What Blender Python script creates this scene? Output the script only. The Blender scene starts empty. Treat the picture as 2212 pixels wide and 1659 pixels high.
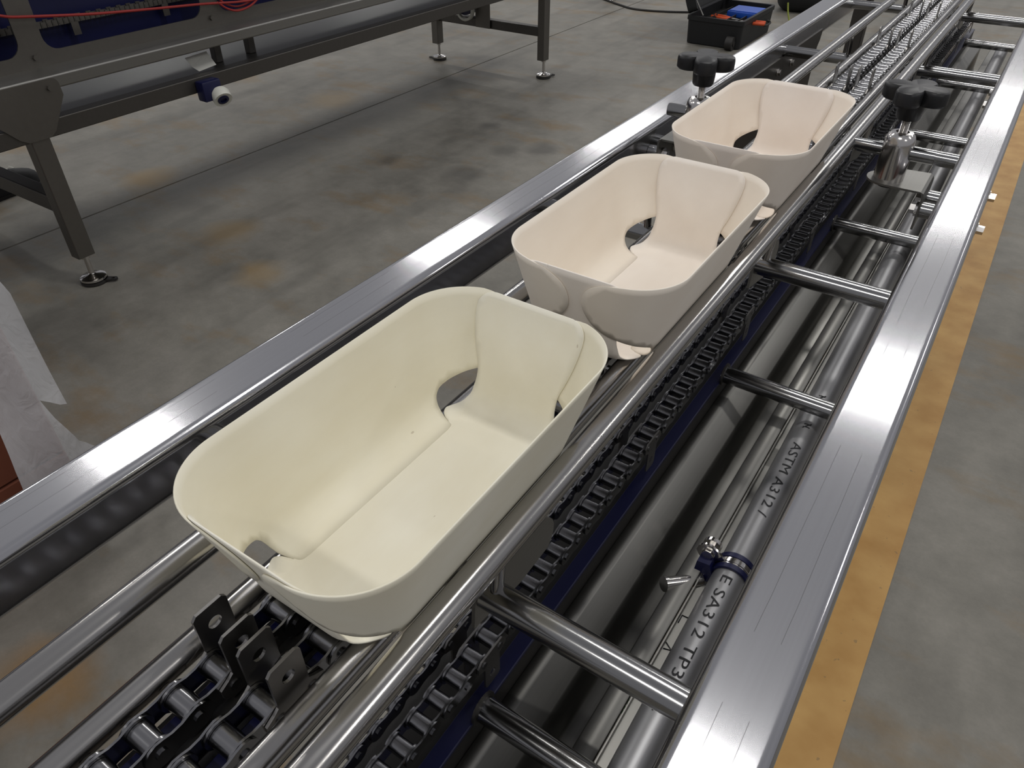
import bpy, bmesh, math, random
from mathutils import Vector, Matrix
from mathutils.geometry import delaunay_2d_cdt

random.seed(7)
SC = bpy.context.scene
COL = SC.collection
EYE = 1.33                      # height of the camera above the floor; many heights below are written as EYE - drop
PI = math.pi

# ------------------------------------------------------------------ camera, world, lamps, exposure
cam_data = bpy.data.cameras.new('camera')
cam_data.sensor_width = 36
cam_data.lens = 36 * 1578.5 / 2212
cam_data.clip_start = 0.02
cam = bpy.data.objects.new('camera', cam_data)
COL.objects.link(cam)
cam.location = (0, 0, EYE)
cam.rotation_euler = (math.radians(51.83), 0.0009, math.radians(33.80))
SC.camera = cam

world = bpy.data.worlds.new('hall')
SC.world = world
world.use_nodes = True
bg = world.node_tree.nodes['Background']
bg.inputs['Color'].default_value = (0.83, 0.83, 0.88, 1)
bg.inputs['Strength'].default_value = 0.33

LAMP_W = 42.0


def ceiling_lamp(x, y, w=LAMP_W):
    ld = bpy.data.lights.new('ceiling_lamp', 'AREA')
    ld.shape = 'RECTANGLE'
    ld.size = 1.5
    ld.size_y = 0.26
    ld.energy = w
    ld.color = (1.0, 0.98, 0.94)
    o = bpy.data.objects.new('ceiling_lamp', ld)
    o.location = (x, y, 4.5)
    COL.objects.link(o)


for lx in (-9.9, -5.0, -0.15, 4.7):
    for ly in (-2.4, 1.9, 6.1, 10.6, 15.3):
        ceiling_lamp(lx, ly)

SC.view_settings.view_transform = 'Standard'
SC.view_settings.look = 'None'
SC.view_settings.exposure = 0.0
SC.view_settings.gamma = 1.0
SC.view_settings.use_curve_mapping = False


# ------------------------------------------------------------------ helpers
def srgb(r, g, b):
    def f(c):
        c /= 255.0
        return c / 12.92 if c <= 0.04045 else ((c + 0.055) / 1.055) ** 2.4
    return (f(r), f(g), f(b), 1)


class NT:
    def __init__(self, name):
        self.m = bpy.data.materials.new(name)
        self.m.use_nodes = True
        self.t = self.m.node_tree
        self.p = self.t.nodes['Principled BSDF']

    def n(self, kind, **kw):
        nd = self.t.nodes.new(kind)
        for k, v in kw.items():
            if k.startswith('i_'):
                nd.inputs[k[2:].replace('_', ' ')].default_value = v
            else:
                setattr(nd, k, v)
        return nd

    def l(self, a, b):
        self.t.links.new(a, b)

    def coords(self, scale=(1, 1, 1)):
        tc = self.n('ShaderNodeTexCoord')
        mp = self.n('ShaderNodeMapping')
        mp.inputs['Scale'].default_value = scale
        self.l(tc.outputs['Object'], mp.inputs['Vector'])
        return mp.outputs['Vector']

    def ramp(self, fac, stops):
        r = self.n('ShaderNodeValToRGB')
        el = r.color_ramp.elements
        while len(el) < len(stops):
            el.new(0.5)
        for e, (pos, c) in zip(el, stops):
            e.position = pos
            e.color = c
        self.l(fac, r.inputs['Fac'])
        return r.outputs['Color']

    def mix(self, fac, a, b, mode='MIX'):
        m = self.n('ShaderNodeMix', data_type='RGBA', blend_type=mode)
        for sock, v in ((m.inputs[0], fac), (m.inputs[6], a), (m.inputs[7], b)):
            if hasattr(v, 'is_output'):
                self.l(v, sock)
            else:
                sock.default_value = v
        return m.outputs[2]

    def math(self, op, a, b=0.0):
        m = self.n('ShaderNodeMath', operation=op)
        for sock, v in ((m.inputs[0], a), (m.inputs[1], b)):
            if hasattr(v, 'is_output'):
                self.l(v, sock)
            else:
                sock.default_value = v
        return m.outputs[0]

    def bump(self, h, strength, dist=0.001):
        b = self.n('ShaderNodeBump')
        b.inputs['Strength'].default_value = strength
        b.inputs['Distance'].default_value = dist
        self.l(h, b.inputs['Height'])
        self.l(b.outputs['Normal'], self.p.inputs['Normal'])


def steel(name, col, rough, along='y', streak=0.25, bump=0.15, lines=None, spec_var=0.08, sheen_coat=0.0):
    """brushed or drawn stainless steel, the brushing along one axis"""
    m = NT(name)
    sc = {'y': (420, 5, 420), 'x': (5, 420, 420), 'z': (420, 420, 5), 'n': (60, 60, 60)}[along]
    v = m.coords(sc)
    nz = m.n('ShaderNodeTexNoise', i_Scale=1.0, i_Detail=3.0, i_Roughness=0.6)
    m.l(v, nz.inputs['Vector'])
    v2 = m.coords((9, 2.5, 9) if along == 'y' else (4, 4, 4))
    n2 = m.n('ShaderNodeTexNoise', i_Scale=1.0, i_Detail=2.0)
    m.l(v2, n2.inputs['Vector'])
    c = Vector(col[:3])
    col_a = tuple(c * (1 - streak)) + (1,)
    col_b = tuple(c * (1 + streak * 0.5)) + (1,)
    base = m.mix(nz.outputs['Fac'], col_a, col_b)
    if lines:
        tc = m.n('ShaderNodeTexCoord')
        sp = m.n('ShaderNodeSeparateXYZ')
        m.l(tc.outputs['Object'], sp.inputs[0])
        wv = m.n('ShaderNodeTexNoise', i_Scale=2.2, i_Detail=3.0)
        m.l(m.coords((0.01, 3, 0.01)), wv.inputs['Vector'])
        br = m.n('ShaderNodeTexNoise', i_Scale=1.0, i_Detail=4.0)
        m.l(m.coords((3, 9, 3)), br.inputs['Vector'])
        brk = m.math('GREATER_THAN', br.outputs['Fac'], 0.44)
        for lx in lines:
            d = m.math('ABSOLUTE', m.math('SUBTRACT', sp.outputs[0], lx))
            d = m.math('ABSOLUTE', m.math('SUBTRACT', m.math('ADD', m.math('SUBTRACT', sp.outputs[0], lx), 0.002),
                                          m.math('MULTIPLY', wv.outputs['Fac'], 0.004)))
            k = m.math('LESS_THAN', d, 0.00022)
            k = m.math('MULTIPLY', m.math('MULTIPLY', k, brk), 0.55)
            base = m.mix(k, base, (0.05, 0.05, 0.055, 1))
    m.l(base, m.p.inputs['Base Color'])
    m.p.inputs['Metallic'].default_value = 1
    r = m.math('ADD', m.math('MULTIPLY', n2.outputs['Fac'], spec_var * 2), rough - spec_var)
    m.l(r, m.p.inputs['Roughness'])
    m.bump(nz.outputs['Fac'], bump, 0.0004)
    if sheen_coat:                                      # the polished crests of the brushing
        m.p.inputs['Coat Weight'].default_value = sheen_coat
        m.p.inputs['Coat Roughness'].default_value = 0.42
    return m.m


def plain(name, col, rough=0.5, metal=0.0, var=0.08, scale=40, bump=0.0, coat=0.0):
    m = NT(name)
    nz = m.n('ShaderNodeTexNoise', i_Scale=scale, i_Detail=3.0)
    m.l(m.coords(), nz.inputs['Vector'])
    c = Vector(col[:3])
    m.l(m.mix(nz.outputs['Fac'], tuple(c * (1 - var)) + (1,), tuple(c * (1 + var)) + (1,)), m.p.inputs['Base Color'])
    m.p.inputs['Roughness'].default_value = rough
    m.p.inputs['Metallic'].default_value = metal
    if coat:
        m.p.inputs['Coat Weight'].default_value = coat
    if bump:
        m.bump(nz.outputs['Fac'], bump, 0.001)
    return m.m


def wood(name, light, dark, seed):
    """pale rotary-cut veneer with faint grain and a few flecks"""
    m = NT(name)
    v = m.coords((30, 6, 30))
    nz = m.n('ShaderNodeTexNoise', i_Scale=1.0, i_Detail=6.0, i_Roughness=0.65)
    m.l(v, nz.inputs['Vector'])
    big = m.n('ShaderNodeTexNoise', i_Scale=11.0, i_Detail=2.0)
    big.noise_dimensions = '4D'
    big.inputs['W'].default_value = seed
    m.l(m.coords(), big.inputs['Vector'])
    f = m.math('ADD', m.math('MULTIPLY', nz.outputs['Fac'], 0.35), m.math('MULTIPLY', big.outputs['Fac'], 0.65))
    base = m.ramp(f, [(0.3, dark), (0.7, light)])
    fl = m.n('ShaderNodeTexNoise', i_Scale=1.0, i_Detail=1.0)
    fl.noise_dimensions = '4D'
    fl.inputs['W'].default_value = seed * 1.7
    m.l(m.coords((150, 60, 60)), fl.inputs['Vector'])
    k = m.math('MULTIPLY', m.math('GREATER_THAN', fl.outputs['Fac'], 0.785), 0.35)
    base = m.mix(k, base, srgb(120, 92, 58))
    m.l(base, m.p.inputs['Base Color'])
    m.p.inputs['Roughness'].default_value = 0.55
    m.p.inputs['Specular IOR Level'].default_value = 0.35
    m.bump(nz.outputs['Fac'], 0.12, 0.0006)
    return m.m


def setp(o, label=None, cat=None, group=None, kind=None):
    if label:
        o['label'] = label
    if cat:
        o['category'] = cat
    if group:
        o['group'] = group
    if kind:
        o['kind'] = kind
    return o


def thing(name, label, cat, loc=(0, 0, 0), rz=0.0, group=None):
    o = bpy.data.objects.new(name, None)
    o.empty_display_size = 0.05
    COL.objects.link(o)
    o.location = loc
    o.rotation_euler = (0, 0, rz)
    return setp(o, label, cat, group)


def obj(name, bm, mat, parent=None, smooth=True, angle=35, recalc=True):
    """link a bmesh as one object; coordinates are in the parent's space"""
    if recalc:
        bmesh.ops.recalc_face_normals(bm, faces=bm.faces)
    me = bpy.data.meshes.new(name)
    bm.to_mesh(me)
    bm.free()
    if isinstance(mat, (list, tuple)):
        for q in mat:
            me.materials.append(q)
    else:
        me.materials.append(mat)
    if smooth:
        me.shade_smooth()
        me.set_sharp_from_angle(angle=math.radians(angle))
    o = bpy.data.objects.new(name, me)
    COL.objects.link(o)
    if parent:
        o.parent = parent
    return o


def inst(src, loc, parent, name=None):
    c = src.copy()
    if name:
        c.name = name
    c.location = loc
    c.parent = parent
    COL.objects.link(c)
    return c


def frame_of(d):
    d = Vector(d).normalized()
    up = Vector((0, 0, 1)) if abs(d.z) < 0.9 else Vector((0, 1, 0))
    a = d.cross(up).normalized()
    b = a.cross(d).normalized()
    return a, b, d


def add_cyl(bm, p0, p1, r0, r1=None, seg=24, cap=True):
    r1 = r0 if r1 is None else r1
    p0, p1 = Vector(p0), Vector(p1)
    a, b, _ = frame_of(p1 - p0)
    A, B = [], []
    for i in range(seg):
        t = 2 * PI * i / seg
        v = a * math.cos(t) + b * math.sin(t)
        A.append(bm.verts.new(p0 + v * r0))
        B.append(bm.verts.new(p1 + v * r1))
    for i in range(seg):
        j = (i + 1) % seg
        bm.faces.new((A[i], A[j], B[j], B[i]))
    if cap:
        bm.faces.new(A[::-1])
        bm.faces.new(B)


def add_lathe(bm, prof, base, axis=(0, 0, 1), seg=32):
    base = Vector(base)
    a, b, d = frame_of(axis)
    rings = []
    for r, h in prof:
        if r < 1e-6:
            rings.append([bm.verts.new(base + d * h)])
        else:
            rings.append([bm.verts.new(base + d * h + (a * math.cos(2 * PI * i / seg) + b * math.sin(2 * PI * i / seg)) * r)
                          for i in range(seg)])
    for R, S in zip(rings, rings[1:]):
        for i in range(seg):
            j = (i + 1) % seg
            if len(R) == 1 and len(S) == 1:
                continue
            if len(R) == 1:
                bm.faces.new((R[0], S[i], S[j]))
            elif len(S) == 1:
                bm.faces.new((R[i], R[j], S[0]))
            else:
                bm.faces.new((R[i], R[j], S[j], S[i]))


def add_path(bm, pts, r, seg=10, cap=True):
    pts = [Vector(p) for p in pts]
    rings = []
    a = None
    for i, p in enumerate(pts):
        d = (pts[min(i + 1, len(pts) - 1)] - pts[max(i - 1, 0)]).normalized()
        if a is None:
            a, b, _ = frame_of(d)
        else:
            a = (a - d * a.dot(d)).normalized()
            b = d.cross(a)
        rings.append([bm.verts.new(p + (a * math.cos(2 * PI * k / seg) + b * math.sin(2 * PI * k / seg)) * r)
                      for k in range(seg)])
    for R, S in zip(rings, rings[1:]):
        for i in range(seg):
            j = (i + 1) % seg
            bm.faces.new((R[i], R[j], S[j], S[i]))
    if cap:
        bm.faces.new(rings[0][::-1])
        bm.faces.new(rings[-1])


def add_box(bm, lo, hi, bev=0.0, seg=2):
    lo, hi = Vector(lo), Vector(hi)
    r = bmesh.ops.create_cube(bm, size=1.0)
    vs = r['verts']
    for v in vs:
        v.co = Vector(((v.co.x + 0.5) * (hi.x - lo.x) + lo.x, (v.co.y + 0.5) * (hi.y - lo.y) + lo.y,
                       (v.co.z + 0.5) * (hi.z - lo.z) + lo.z))
    if bev > 0:
        es = list({e for v in vs for e in v.link_edges})
        bmesh.ops.bevel(bm, geom=es, offset=bev, segments=seg, affect='EDGES', profile=0.5)


def add_prism(bm, pts, fn, t0, t1):
    """polygon pts (2D) extruded; fn(a, b, t) -> xyz"""
    A = [bm.verts.new(fn(p[0], p[1], t0)) for p in pts]
    B = [bm.verts.new(fn(p[0], p[1], t1)) for p in pts]
    n = len(pts)
    for i in range(n):
        j = (i + 1) % n
        bm.faces.new((A[i], A[j], B[j], B[i]))
    bm.faces.new(A[::-1])
    bm.faces.new(B)


def add_prism_hole(bm, pts, holes, fn, t0, t1):
    """polygon with holes extruded"""
    allp, edges, loops = [], [], []
    for lp in [pts] + holes:
        s = len(allp)
        allp += [Vector(p) for p in lp]
        loops.append(list(range(s, s + len(lp))))
        edges += [(s + i, s + (i + 1) % len(lp)) for i in range(len(lp))]
    vo, _, fo, _, _, _ = delaunay_2d_cdt(allp, edges, [], 0, 1e-7)
    keep = []
    for f in fo:
        c = sum((vo[i] for i in f), Vector((0, 0))) / len(f)
        if inside(c, pts) and not any(inside(c, h) for h in holes):
            keep.append(f)
    A = [bm.verts.new(fn(p.x, p.y, t0)) for p in vo]
    B = [bm.verts.new(fn(p.x, p.y, t1)) for p in vo]
    for f in keep:
        bm.faces.new([A[i] for i in f])
        bm.faces.new([B[i] for i in reversed(f)])
    for lp in loops:
        for k in range(len(lp)):
            i, j = lp[k], lp[(k + 1) % len(lp)]
            try:
                bm.faces.new((A[i], B[i], B[j], A[j]))
            except (ValueError, IndexError):
                pass


def inside(p, poly):
    x, y = p[0], p[1]
    c = False
    n = len(poly)
    j = n - 1
    for i in range(n):
        xi, yi = poly[i][0], poly[i][1]
        xj, yj = poly[j][0], poly[j][1]
        if (yi > y) != (yj > y) and x < (xj - xi) * (y - yi) / (yj - yi) + xi:
            c = not c
        j = i
    return c


def circ(cx, cy, r, n=16, a0=0.0, a1=2 * PI):
    full = abs(a1 - a0 - 2 * PI) < 1e-6
    m = n if full else n + 1
    return [(cx + r * math.cos(a0 + (a1 - a0) * i / n), cy + r * math.sin(a0 + (a1 - a0) * i / n)) for i in range(m)]


def rrect(x0, y0, x1, y1, r, n=5):
    out = []
    for cx, cy, a in ((x1 - r, y1 - r, 0), (x0 + r, y1 - r, PI / 2), (x0 + r, y0 + r, PI), (x1 - r, y0 + r, 1.5 * PI)):
        e = min(0.25 * r, 0.12 * (x1 - x0 - 2 * r), 0.12 * (y1 - y0 - 2 * r))
        c = circ(cx, cy, r, n, a, a + PI / 2)
        # a point on each flat close to the corner keeps the flats flat when shaded smooth
        c0 = (c[0][0] + e * math.sin(a), c[0][1] - e * math.cos(a))
        c1 = (c[-1][0] - e * math.sin(a + PI / 2), c[-1][1] + e * math.cos(a + PI / 2))
        out += ([c0] if e > 0 else []) + c + ([c1] if e > 0 else [])
    return out


def densify(poly, step):
    out = []
    n = len(poly)
    for i in range(n):
        a, b = Vector(poly[i]), Vector(poly[(i + 1) % n])
        k = max(1, int((b - a).length / step))
        for q in range(k):
            out.append(a.lerp(b, q / k))
    return out


def smooth_poly(pts, closed=True, sub=5):
    """Catmull-Rom through the points"""
    n = len(pts)
    out = []
    for i in range(n if closed else n - 1):
        p = [Vector(pts[(i + k - 1) % n]) if closed else Vector(pts[min(max(i + k - 1, 0), n - 1)]) for k in range(4)]
        for s in range(sub):
            t = s / sub
            out.append(0.5 * ((2 * p[1]) + (p[2] - p[0]) * t + (2 * p[0] - 5 * p[1] + 4 * p[2] - p[3]) * t * t
                              + (3 * p[1] - p[0] - 3 * p[2] + p[3]) * t ** 3))
    if not closed:
        out.append(Vector(pts[-1]))
    return out


def sheet(outline, fn, step):
    """a curved sheet: 2D outline triangulated with inner points and mapped by fn(u, v)"""
    ol = densify(outline, step * 0.8)
    pts = list(ol)
    edges = [(i, (i + 1) % len(ol)) for i in range(len(ol))]
    x0, x1 = min(p.x for p in ol), max(p.x for p in ol)
    y0, y1 = min(p.y for p in ol), max(p.y for p in ol)
    nx, ny = int((x1 - x0) / step), int((y1 - y0) / step)
    for i in range(nx + 1):
        for j in range(ny + 1):
            p = Vector((x0 + (i + 0.5) * step, y0 + (j + 0.5) * step))
            if inside(p, ol) and min((p - q).length_squared for q in ol) > (0.75 * step) ** 2:
                pts.append(p)
    vo, _, fo, _, _, _ = delaunay_2d_cdt(pts, edges, [], 0, 1e-7)
    bm = bmesh.new()
    V = [bm.verts.new(fn(p.x, p.y)) for p in vo]
    for f in fo:
        c = sum((vo[i] for i in f), Vector((0, 0))) / len(f)
        if inside(c, ol):
            a_, b_, c_ = (vo[i] for i in f)
            if (b_ - a_).cross(c_ - a_) < 0:
                f = f[::-1]
            bm.faces.new([V[i] for i in f])
    return bm


def orient(bm, ref=Vector((0, 0, 0.06))):
    bm.normal_update()
    if sum(f.normal.dot(ref - f.calc_center_median()) * f.calc_area() for f in bm.faces) < 0:
        bmesh.ops.reverse_faces(bm, faces=bm.faces)
    return bm


def solidify(o, t, offset=0.0):
    m = o.modifiers.new('thickness', 'SOLIDIFY')
    m.thickness = t
    m.offset = offset
    return o


# ------------------------------------------------------------------ materials
M = {}
M['beam_left'] = steel('brushed_steel_left_beam', (0.48, 0.48, 0.505), 0.12, 'y', 0.08, 0.015, lines=(-0.5465, -0.5295), spec_var=0.02, sheen_coat=1.0)
M['beam_right'] = steel('brushed_steel_right_beam', (0.48, 0.48, 0.505), 0.12, 'y', 0.08, 0.015, lines=(-0.0221, -0.0042), spec_var=0.02, sheen_coat=1.0)
M['tube'] = steel('drawn_steel_tube', (0.41, 0.40, 0.39), 0.2, 'y', 0.12, 0.04)
M['rod'] = steel('polished_steel_rod', (0.34, 0.34, 0.34), 0.15, 'x', 0.08, 0.05, spec_var=0.03)
M['chain'] = steel('oiled_chain_steel', (0.30, 0.30, 0.31), 0.2, 'n', 0.15, 0.05)
M['chain_dark'] = steel('dark_attachment_steel', (0.30, 0.29, 0.28), 0.36, 'n', 0.15, 0.1)
M['sheet'] = steel('satin_sheet_steel', (0.27, 0.265, 0.25), 0.46, 'y', 0.10, 0.1)
M['machine'] = steel('dull_machine_steel', (0.17, 0.16, 0.145), 0.5, 'n', 0.10, 0.1)
M['machine_dark'] = steel('dull_machine_tube_steel', (0.12, 0.113, 0.105), 0.5, 'n', 0.10, 0.1)
M['dark_tray'] = plain('dark_machine_tray', (0.045, 0.044, 0.042, 1), 0.38)
M['shiny'] = steel('turned_bright_steel', (0.66, 0.64, 0.62), 0.16, 'z', 0.08, 0.05)
M['pipe'] = steel('pickled_pipe_steel', (0.33, 0.33, 0.34), 0.42, 'y', 0.10, 0.1)
M['pipe'].node_tree.nodes['Principled BSDF'].inputs['Metallic'].default_value = 0.8
M['blue'] = plain('navy_blue_plastic', srgb(8, 13, 58), 0.42, var=0.1)
M['black_plastic'] = plain('black_knob_plastic', srgb(24, 24, 26), 0.42, var=0.1, scale=200, bump=0.1)
M['black'] = plain('matt_black_shell', srgb(17, 18, 20), 0.6, var=0.2)
M['ink'] = plain('black_marker_ink', srgb(22, 22, 26), 0.7)
M['white'] = plain('off_white_plastic', srgb(205, 205, 195), 0.5)
M['paper'] = plain('white_paper', srgb(190, 190, 184), 0.8)
M['orange'] = plain('orange_handle_plastic', srgb(214, 84, 40), 0.45)
M['red'] = plain('red_cable_sheath', srgb(140, 26, 20), 0.45)
M['redtool'] = plain('red_handle_plastic', srgb(186, 54, 56), 0.45)
M['bluetool'] = plain('bright_blue_plastic', srgb(18, 78, 180), 0.45)
M['green'] = plain('green_wire', srgb(60, 130, 50), 0.5)
M['yellowwire'] = plain('yellow_green_cord', srgb(140, 150, 60), 0.6)
M['carton'] = plain('red_brown_cardboard', srgb(120, 66, 46), 0.8, scale=12)
M['hub'] = plain('dark_rubber', srgb(32, 30, 28), 0.55)


def concrete():
    m = NT('stained_concrete')
    v = m.coords()
    a = m.n('ShaderNodeTexNoise', i_Scale=0.9, i_Detail=5.0, i_Roughness=0.6)
    b = m.n('ShaderNodeTexNoise', i_Scale=7.0, i_Detail=6.0, i_Roughness=0.7)
    f = m.n('ShaderNodeTexNoise', i_Scale=130.0, i_Detail=2.0)
    for q in (a, b, f):
        m.l(v, q.inputs['Vector'])
    base = m.ramp(m.math('ADD', m.math('MULTIPLY', a.outputs['Fac'], 0.55), m.math('MULTIPLY', b.outputs['Fac'], 0.45)),
                  [(0.34, srgb(98, 95, 88)), (0.5, srgb(124, 121, 113)), (0.66, srgb(145, 141, 133))])
    # long tyre and drag marks, smeared along the hall
    st = m.n('ShaderNodeTexNoise', i_Scale=1.0, i_Detail=4.0)
    tc = m.n('ShaderNodeTexCoord')
    mp = m.n('ShaderNodeMapping')
    mp.inputs['Rotation'].default_value = (0, 0, math.radians(62))
    mp.inputs['Scale'].default_value = (5.5, 0.9, 1)
    m.l(tc.outputs['Object'], mp.inputs['Vector'])
    m.l(mp.outputs['Vector'], st.inputs['Vector'])
    k = m.ramp(st.outputs['Fac'], [(0.52, (0, 0, 0, 1)), (0.72, (1, 1, 1, 1))])
    base = m.mix(m.math('MULTIPLY', k, 0.38), base, srgb(66, 65, 61))
    # rusty and ochre stains
    os_ = m.n('ShaderNodeTexNoise', i_Scale=2.3, i_Detail=5.0, i_Roughness=0.65)
    mp2 = m.n('ShaderNodeMapping')
    mp2.inputs['Location'].default_value = (3.1, 7.7, 0)
    mp2.inputs['Scale'].default_value = (1, 1.8, 1)
    m.l(tc.outputs['Object'], mp2.inputs['Vector'])
    m.l(mp2.outputs['Vector'], os_.inputs['Vector'])
    k2 = m.ramp(os_.outputs['Fac'], [(0.53, (0, 0, 0, 1)), (0.70, (1, 1, 1, 1))])
    base = m.mix(m.math('MULTIPLY', k2, 0.6), base, srgb(124, 100, 62))
    # single oil spots and ochre patches on the slab
    wob = m.n('ShaderNodeTexNoise', i_Scale=7.0, i_Detail=4.0)
    m.l(v, wob.inputs['Vector'])
    pos = m.mix(0.13, tc.outputs['Object'], wob.outputs['Color'], 'ADD')
    for cx, cy, rad, amt, colr in ((-2.01, 2.59, 0.11, 0.6, srgb(70, 68, 64)), (-2.01, 2.95, 0.10, 0.55, srgb(70, 68, 64)), (-1.86, 3.06, 0.11, 0.6, srgb(70, 68, 64)),
                                   (-2.28, 3.20, 0.07, 0.6, srgb(70, 68, 64)), (-2.41, 2.53, 0.08, 0.5, srgb(70, 68, 64)),
                                   (-3.17, 1.76, 0.16, 0.6, srgb(150, 122, 72)), (-2.43, 1.60, 0.14, 0.45, srgb(150, 122, 72)), (-2.07, 1.44, 0.12, 0.45, srgb(150, 122, 72)),
                                   (-1.19, 0.12, 0.13, 0.6, srgb(150, 112, 56)), (-3.30, 3.05, 0.20, 0.4, srgb(150, 122, 72))):
        dn = m.n('ShaderNodeVectorMath', operation='DISTANCE')
        m.l(pos, dn.inputs[0])
        dn.inputs[1].default_value = (cx + 0.065, cy + 0.065, 0.065)
        k3 = m.ramp(dn.outputs['Value'], [(rad * 0.35, (1, 1, 1, 1)), (rad, (0, 0, 0, 1))])
        base = m.mix(m.math('MULTIPLY', k3, amt), base, colr)
    base = m.mix(m.math('MULTIPLY', f.outputs['Fac'], 0.16), base, srgb(56, 55, 52))
    m.l(base, m.p.inputs['Base Color'])
    r = m.math('ADD', m.math('MULTIPLY', b.outputs['Fac'], 0.25), 0.42)
    m.l(r, m.p.inputs['Roughness'])
    m.p.inputs['Specular IOR Level'].default_value = 0.4
    m.bump(f.outputs['Fac'], 0.15, 0.002)
    return m.m


def yellow_paint():
    m = NT('worn_yellow_paint')
    v = m.coords()
    a = m.n('ShaderNodeTexNoise', i_Scale=9.0, i_Detail=5.0)
    b = m.n('ShaderNodeTexNoise', i_Scale=60.0, i_Detail=3.0)
    m.l(v, a.inputs['Vector'])
    m.l(v, b.inputs['Vector'])
    base = m.ramp(a.outputs['Fac'], [(0.3, srgb(166, 122, 58)), (0.7, srgb(192, 152, 88))])
    k = m.math('MULTIPLY', m.math('GREATER_THAN', b.outputs['Fac'], 0.70), 0.5)
    base = m.mix(k, base, srgb(110, 92, 66))
    m.l(base, m.p.inputs['Base Color'])
    m.p.inputs['Roughness'].default_value = 0.5
    return m.m


M['concrete'] = concrete()
M['yellow'] = yellow_paint()
m_ = NT('grey_aisle_floor')
M['film'] = None
fm = NT('translucent_packing_film')
fn_ = fm.n('ShaderNodeTexNoise', i_Scale=6.0, i_Detail=3.0)
fm.l(fm.coords((3, 3, 0.6)), fn_.inputs['Vector'])
fm.p.inputs['Base Color'].default_value = (0.66, 0.66, 0.69, 1)
fm.p.inputs['Roughness'].default_value = 0.28
fn2 = fm.n('ShaderNodeTexNoise', i_Scale=18.0, i_Detail=4.0, i_Distortion=1.5)
fm.l(fm.coords((2, 2, 1)), fn2.inputs['Vector'])
fm.bump(fn2.outputs['Fac'], 0.3, 0.01)
fm.p.inputs['Transmission Weight'].default_value = 0.0
fm.l(fm.math('ADD', fm.math('MULTIPLY', fn_.outputs['Fac'], 0.35), 0.50), fm.p.inputs['Alpha'])
M['film'] = fm.m

# ------------------------------------------------------------------ floor
JX = -3.037
bm = bmesh.new()
prof = [(-14, 0), (JX - 0.005, 0), (JX - 0.003, -0.008), (JX + 0.003, -0.008), (JX + 0.005, 0), (12, 0)]
ys = [-8, 22]
rows = [[bm.verts.new((x, y, z)) for x, z in prof] for y in ys]
for i in range(len(prof) - 1):
    bm.faces.new((rows[0][i], rows[0][i + 1], rows[1][i + 1], rows[1][i]))
floor = obj('floor', bm, M['concrete'], smooth=False)
setp(floor, kind='structure')
bm = bmesh.new()
add_box(bm, (0.035, -2.0, 0.0002), (0.1377, 9.0, 0.0012))
yl = obj('yellow_floor_line', bm, M['yellow'], floor, smooth=False)

# ------------------------------------------------------------------ conveyor frame
Y0, Y1 = -0.35, 3.75           # the stretch of conveyor that is built
SEAM = 1.92
BT = EYE - 0.43                # top of the two frame beams
conv = thing('conveyor_frame', 'long stainless steel conveyor frame carrying three wooden punnets', 'conveyor')


def beam(x0, x1, y0, y1, mat):
    bm = bmesh.new()
    add_prism(bm, rrect(x0, BT - 0.056, x1, BT, 0.0085, 6), lambda a, b, t: (a, t, b), y0, y1)
    return obj('frame_beam', bm, mat, conv)


beam(-0.561, -0.502, Y0, SEAM - 0.0006, M['beam_left'])
beam(-0.561, -0.502, SEAM + 0.0006, Y1, M['beam_left'])
beam(-0.042, 0.017, Y0, SEAM - 0.0006, M['beam_right'])
beam(-0.042, 0.017, SEAM + 0.0006, Y1, M['beam_right'])
for bx in (-0.5315, -0.0125):
    bm = bmesh.new()
    add_prism(bm, rrect(bx - 0.0291, BT - 0.0556, bx + 0.0291, BT - 0.0004, 0.0085, 6), lambda a, b, t: (a, t, b),
              SEAM - 0.0012, SEAM + 0.0012)
    obj('weld_seam', bm, M['shiny'], conv)

# guide rails and slide rails, as straight steel rods on both sides of the chains
RAILS = {'left': (-0.3598, EYE - 0.398, 0.0108), 'right': (-0.1877, EYE - 0.398, 0.0108)}
SLIDES = {'left': (-0.3190, EYE - 0.422, 0.0095), 'right': (-0.2244, EYE - 0.422, 0.0095)}
for k, (x, z, r) in RAILS.items():
    bm = bmesh.new()
    add_cyl(bm, (x, Y0, z), (x, Y1, z), r, seg=32)
    obj('guide_rail', bm, M['tube'], conv)
for k, (x, z, r) in SLIDES.items():
    bm = bmesh.new()
    add_cyl(bm, (x, Y0, z), (x, Y1, z), r, seg=32)
    obj('slide_rail', bm, M['tube'], conv)

ZR = EYE - 0.4585              # axis of the thick cross rods
ZS = EYE - 0.700               # axis of the thin cross rods under the return chain
BIG = (0.2655, 0.865, 1.385, 1.935, 2.58, 3.3)
SMALL = (0.292, 0.947, 1.59, 2.27, 2.84, 3.45)
for y in BIG:
    bm = bmesh.new()
    add_cyl(bm, (-0.506, y, ZR), (-0.038, y, ZR), 0.0122, seg=32)
    obj('cross_rod', bm, M['rod'], conv)
    for x in (-0.319, -0.2244):                        # short posts holding the slide rails
        bm = bmesh.new()
        add_cyl(bm, (x, y, ZR + 0.006), (x, y, EYE - 0.428), 0.005, seg=14)
        obj('rail_post', bm, M['tube'], conv)
for y in SMALL:
    bm = bmesh.new()
    add_cyl(bm, (-0.234, y, ZS), (-0.012, y, ZS), 0.0135, seg=28)
    obj('return_cross_rod', bm, M['rod'], conv)

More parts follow.
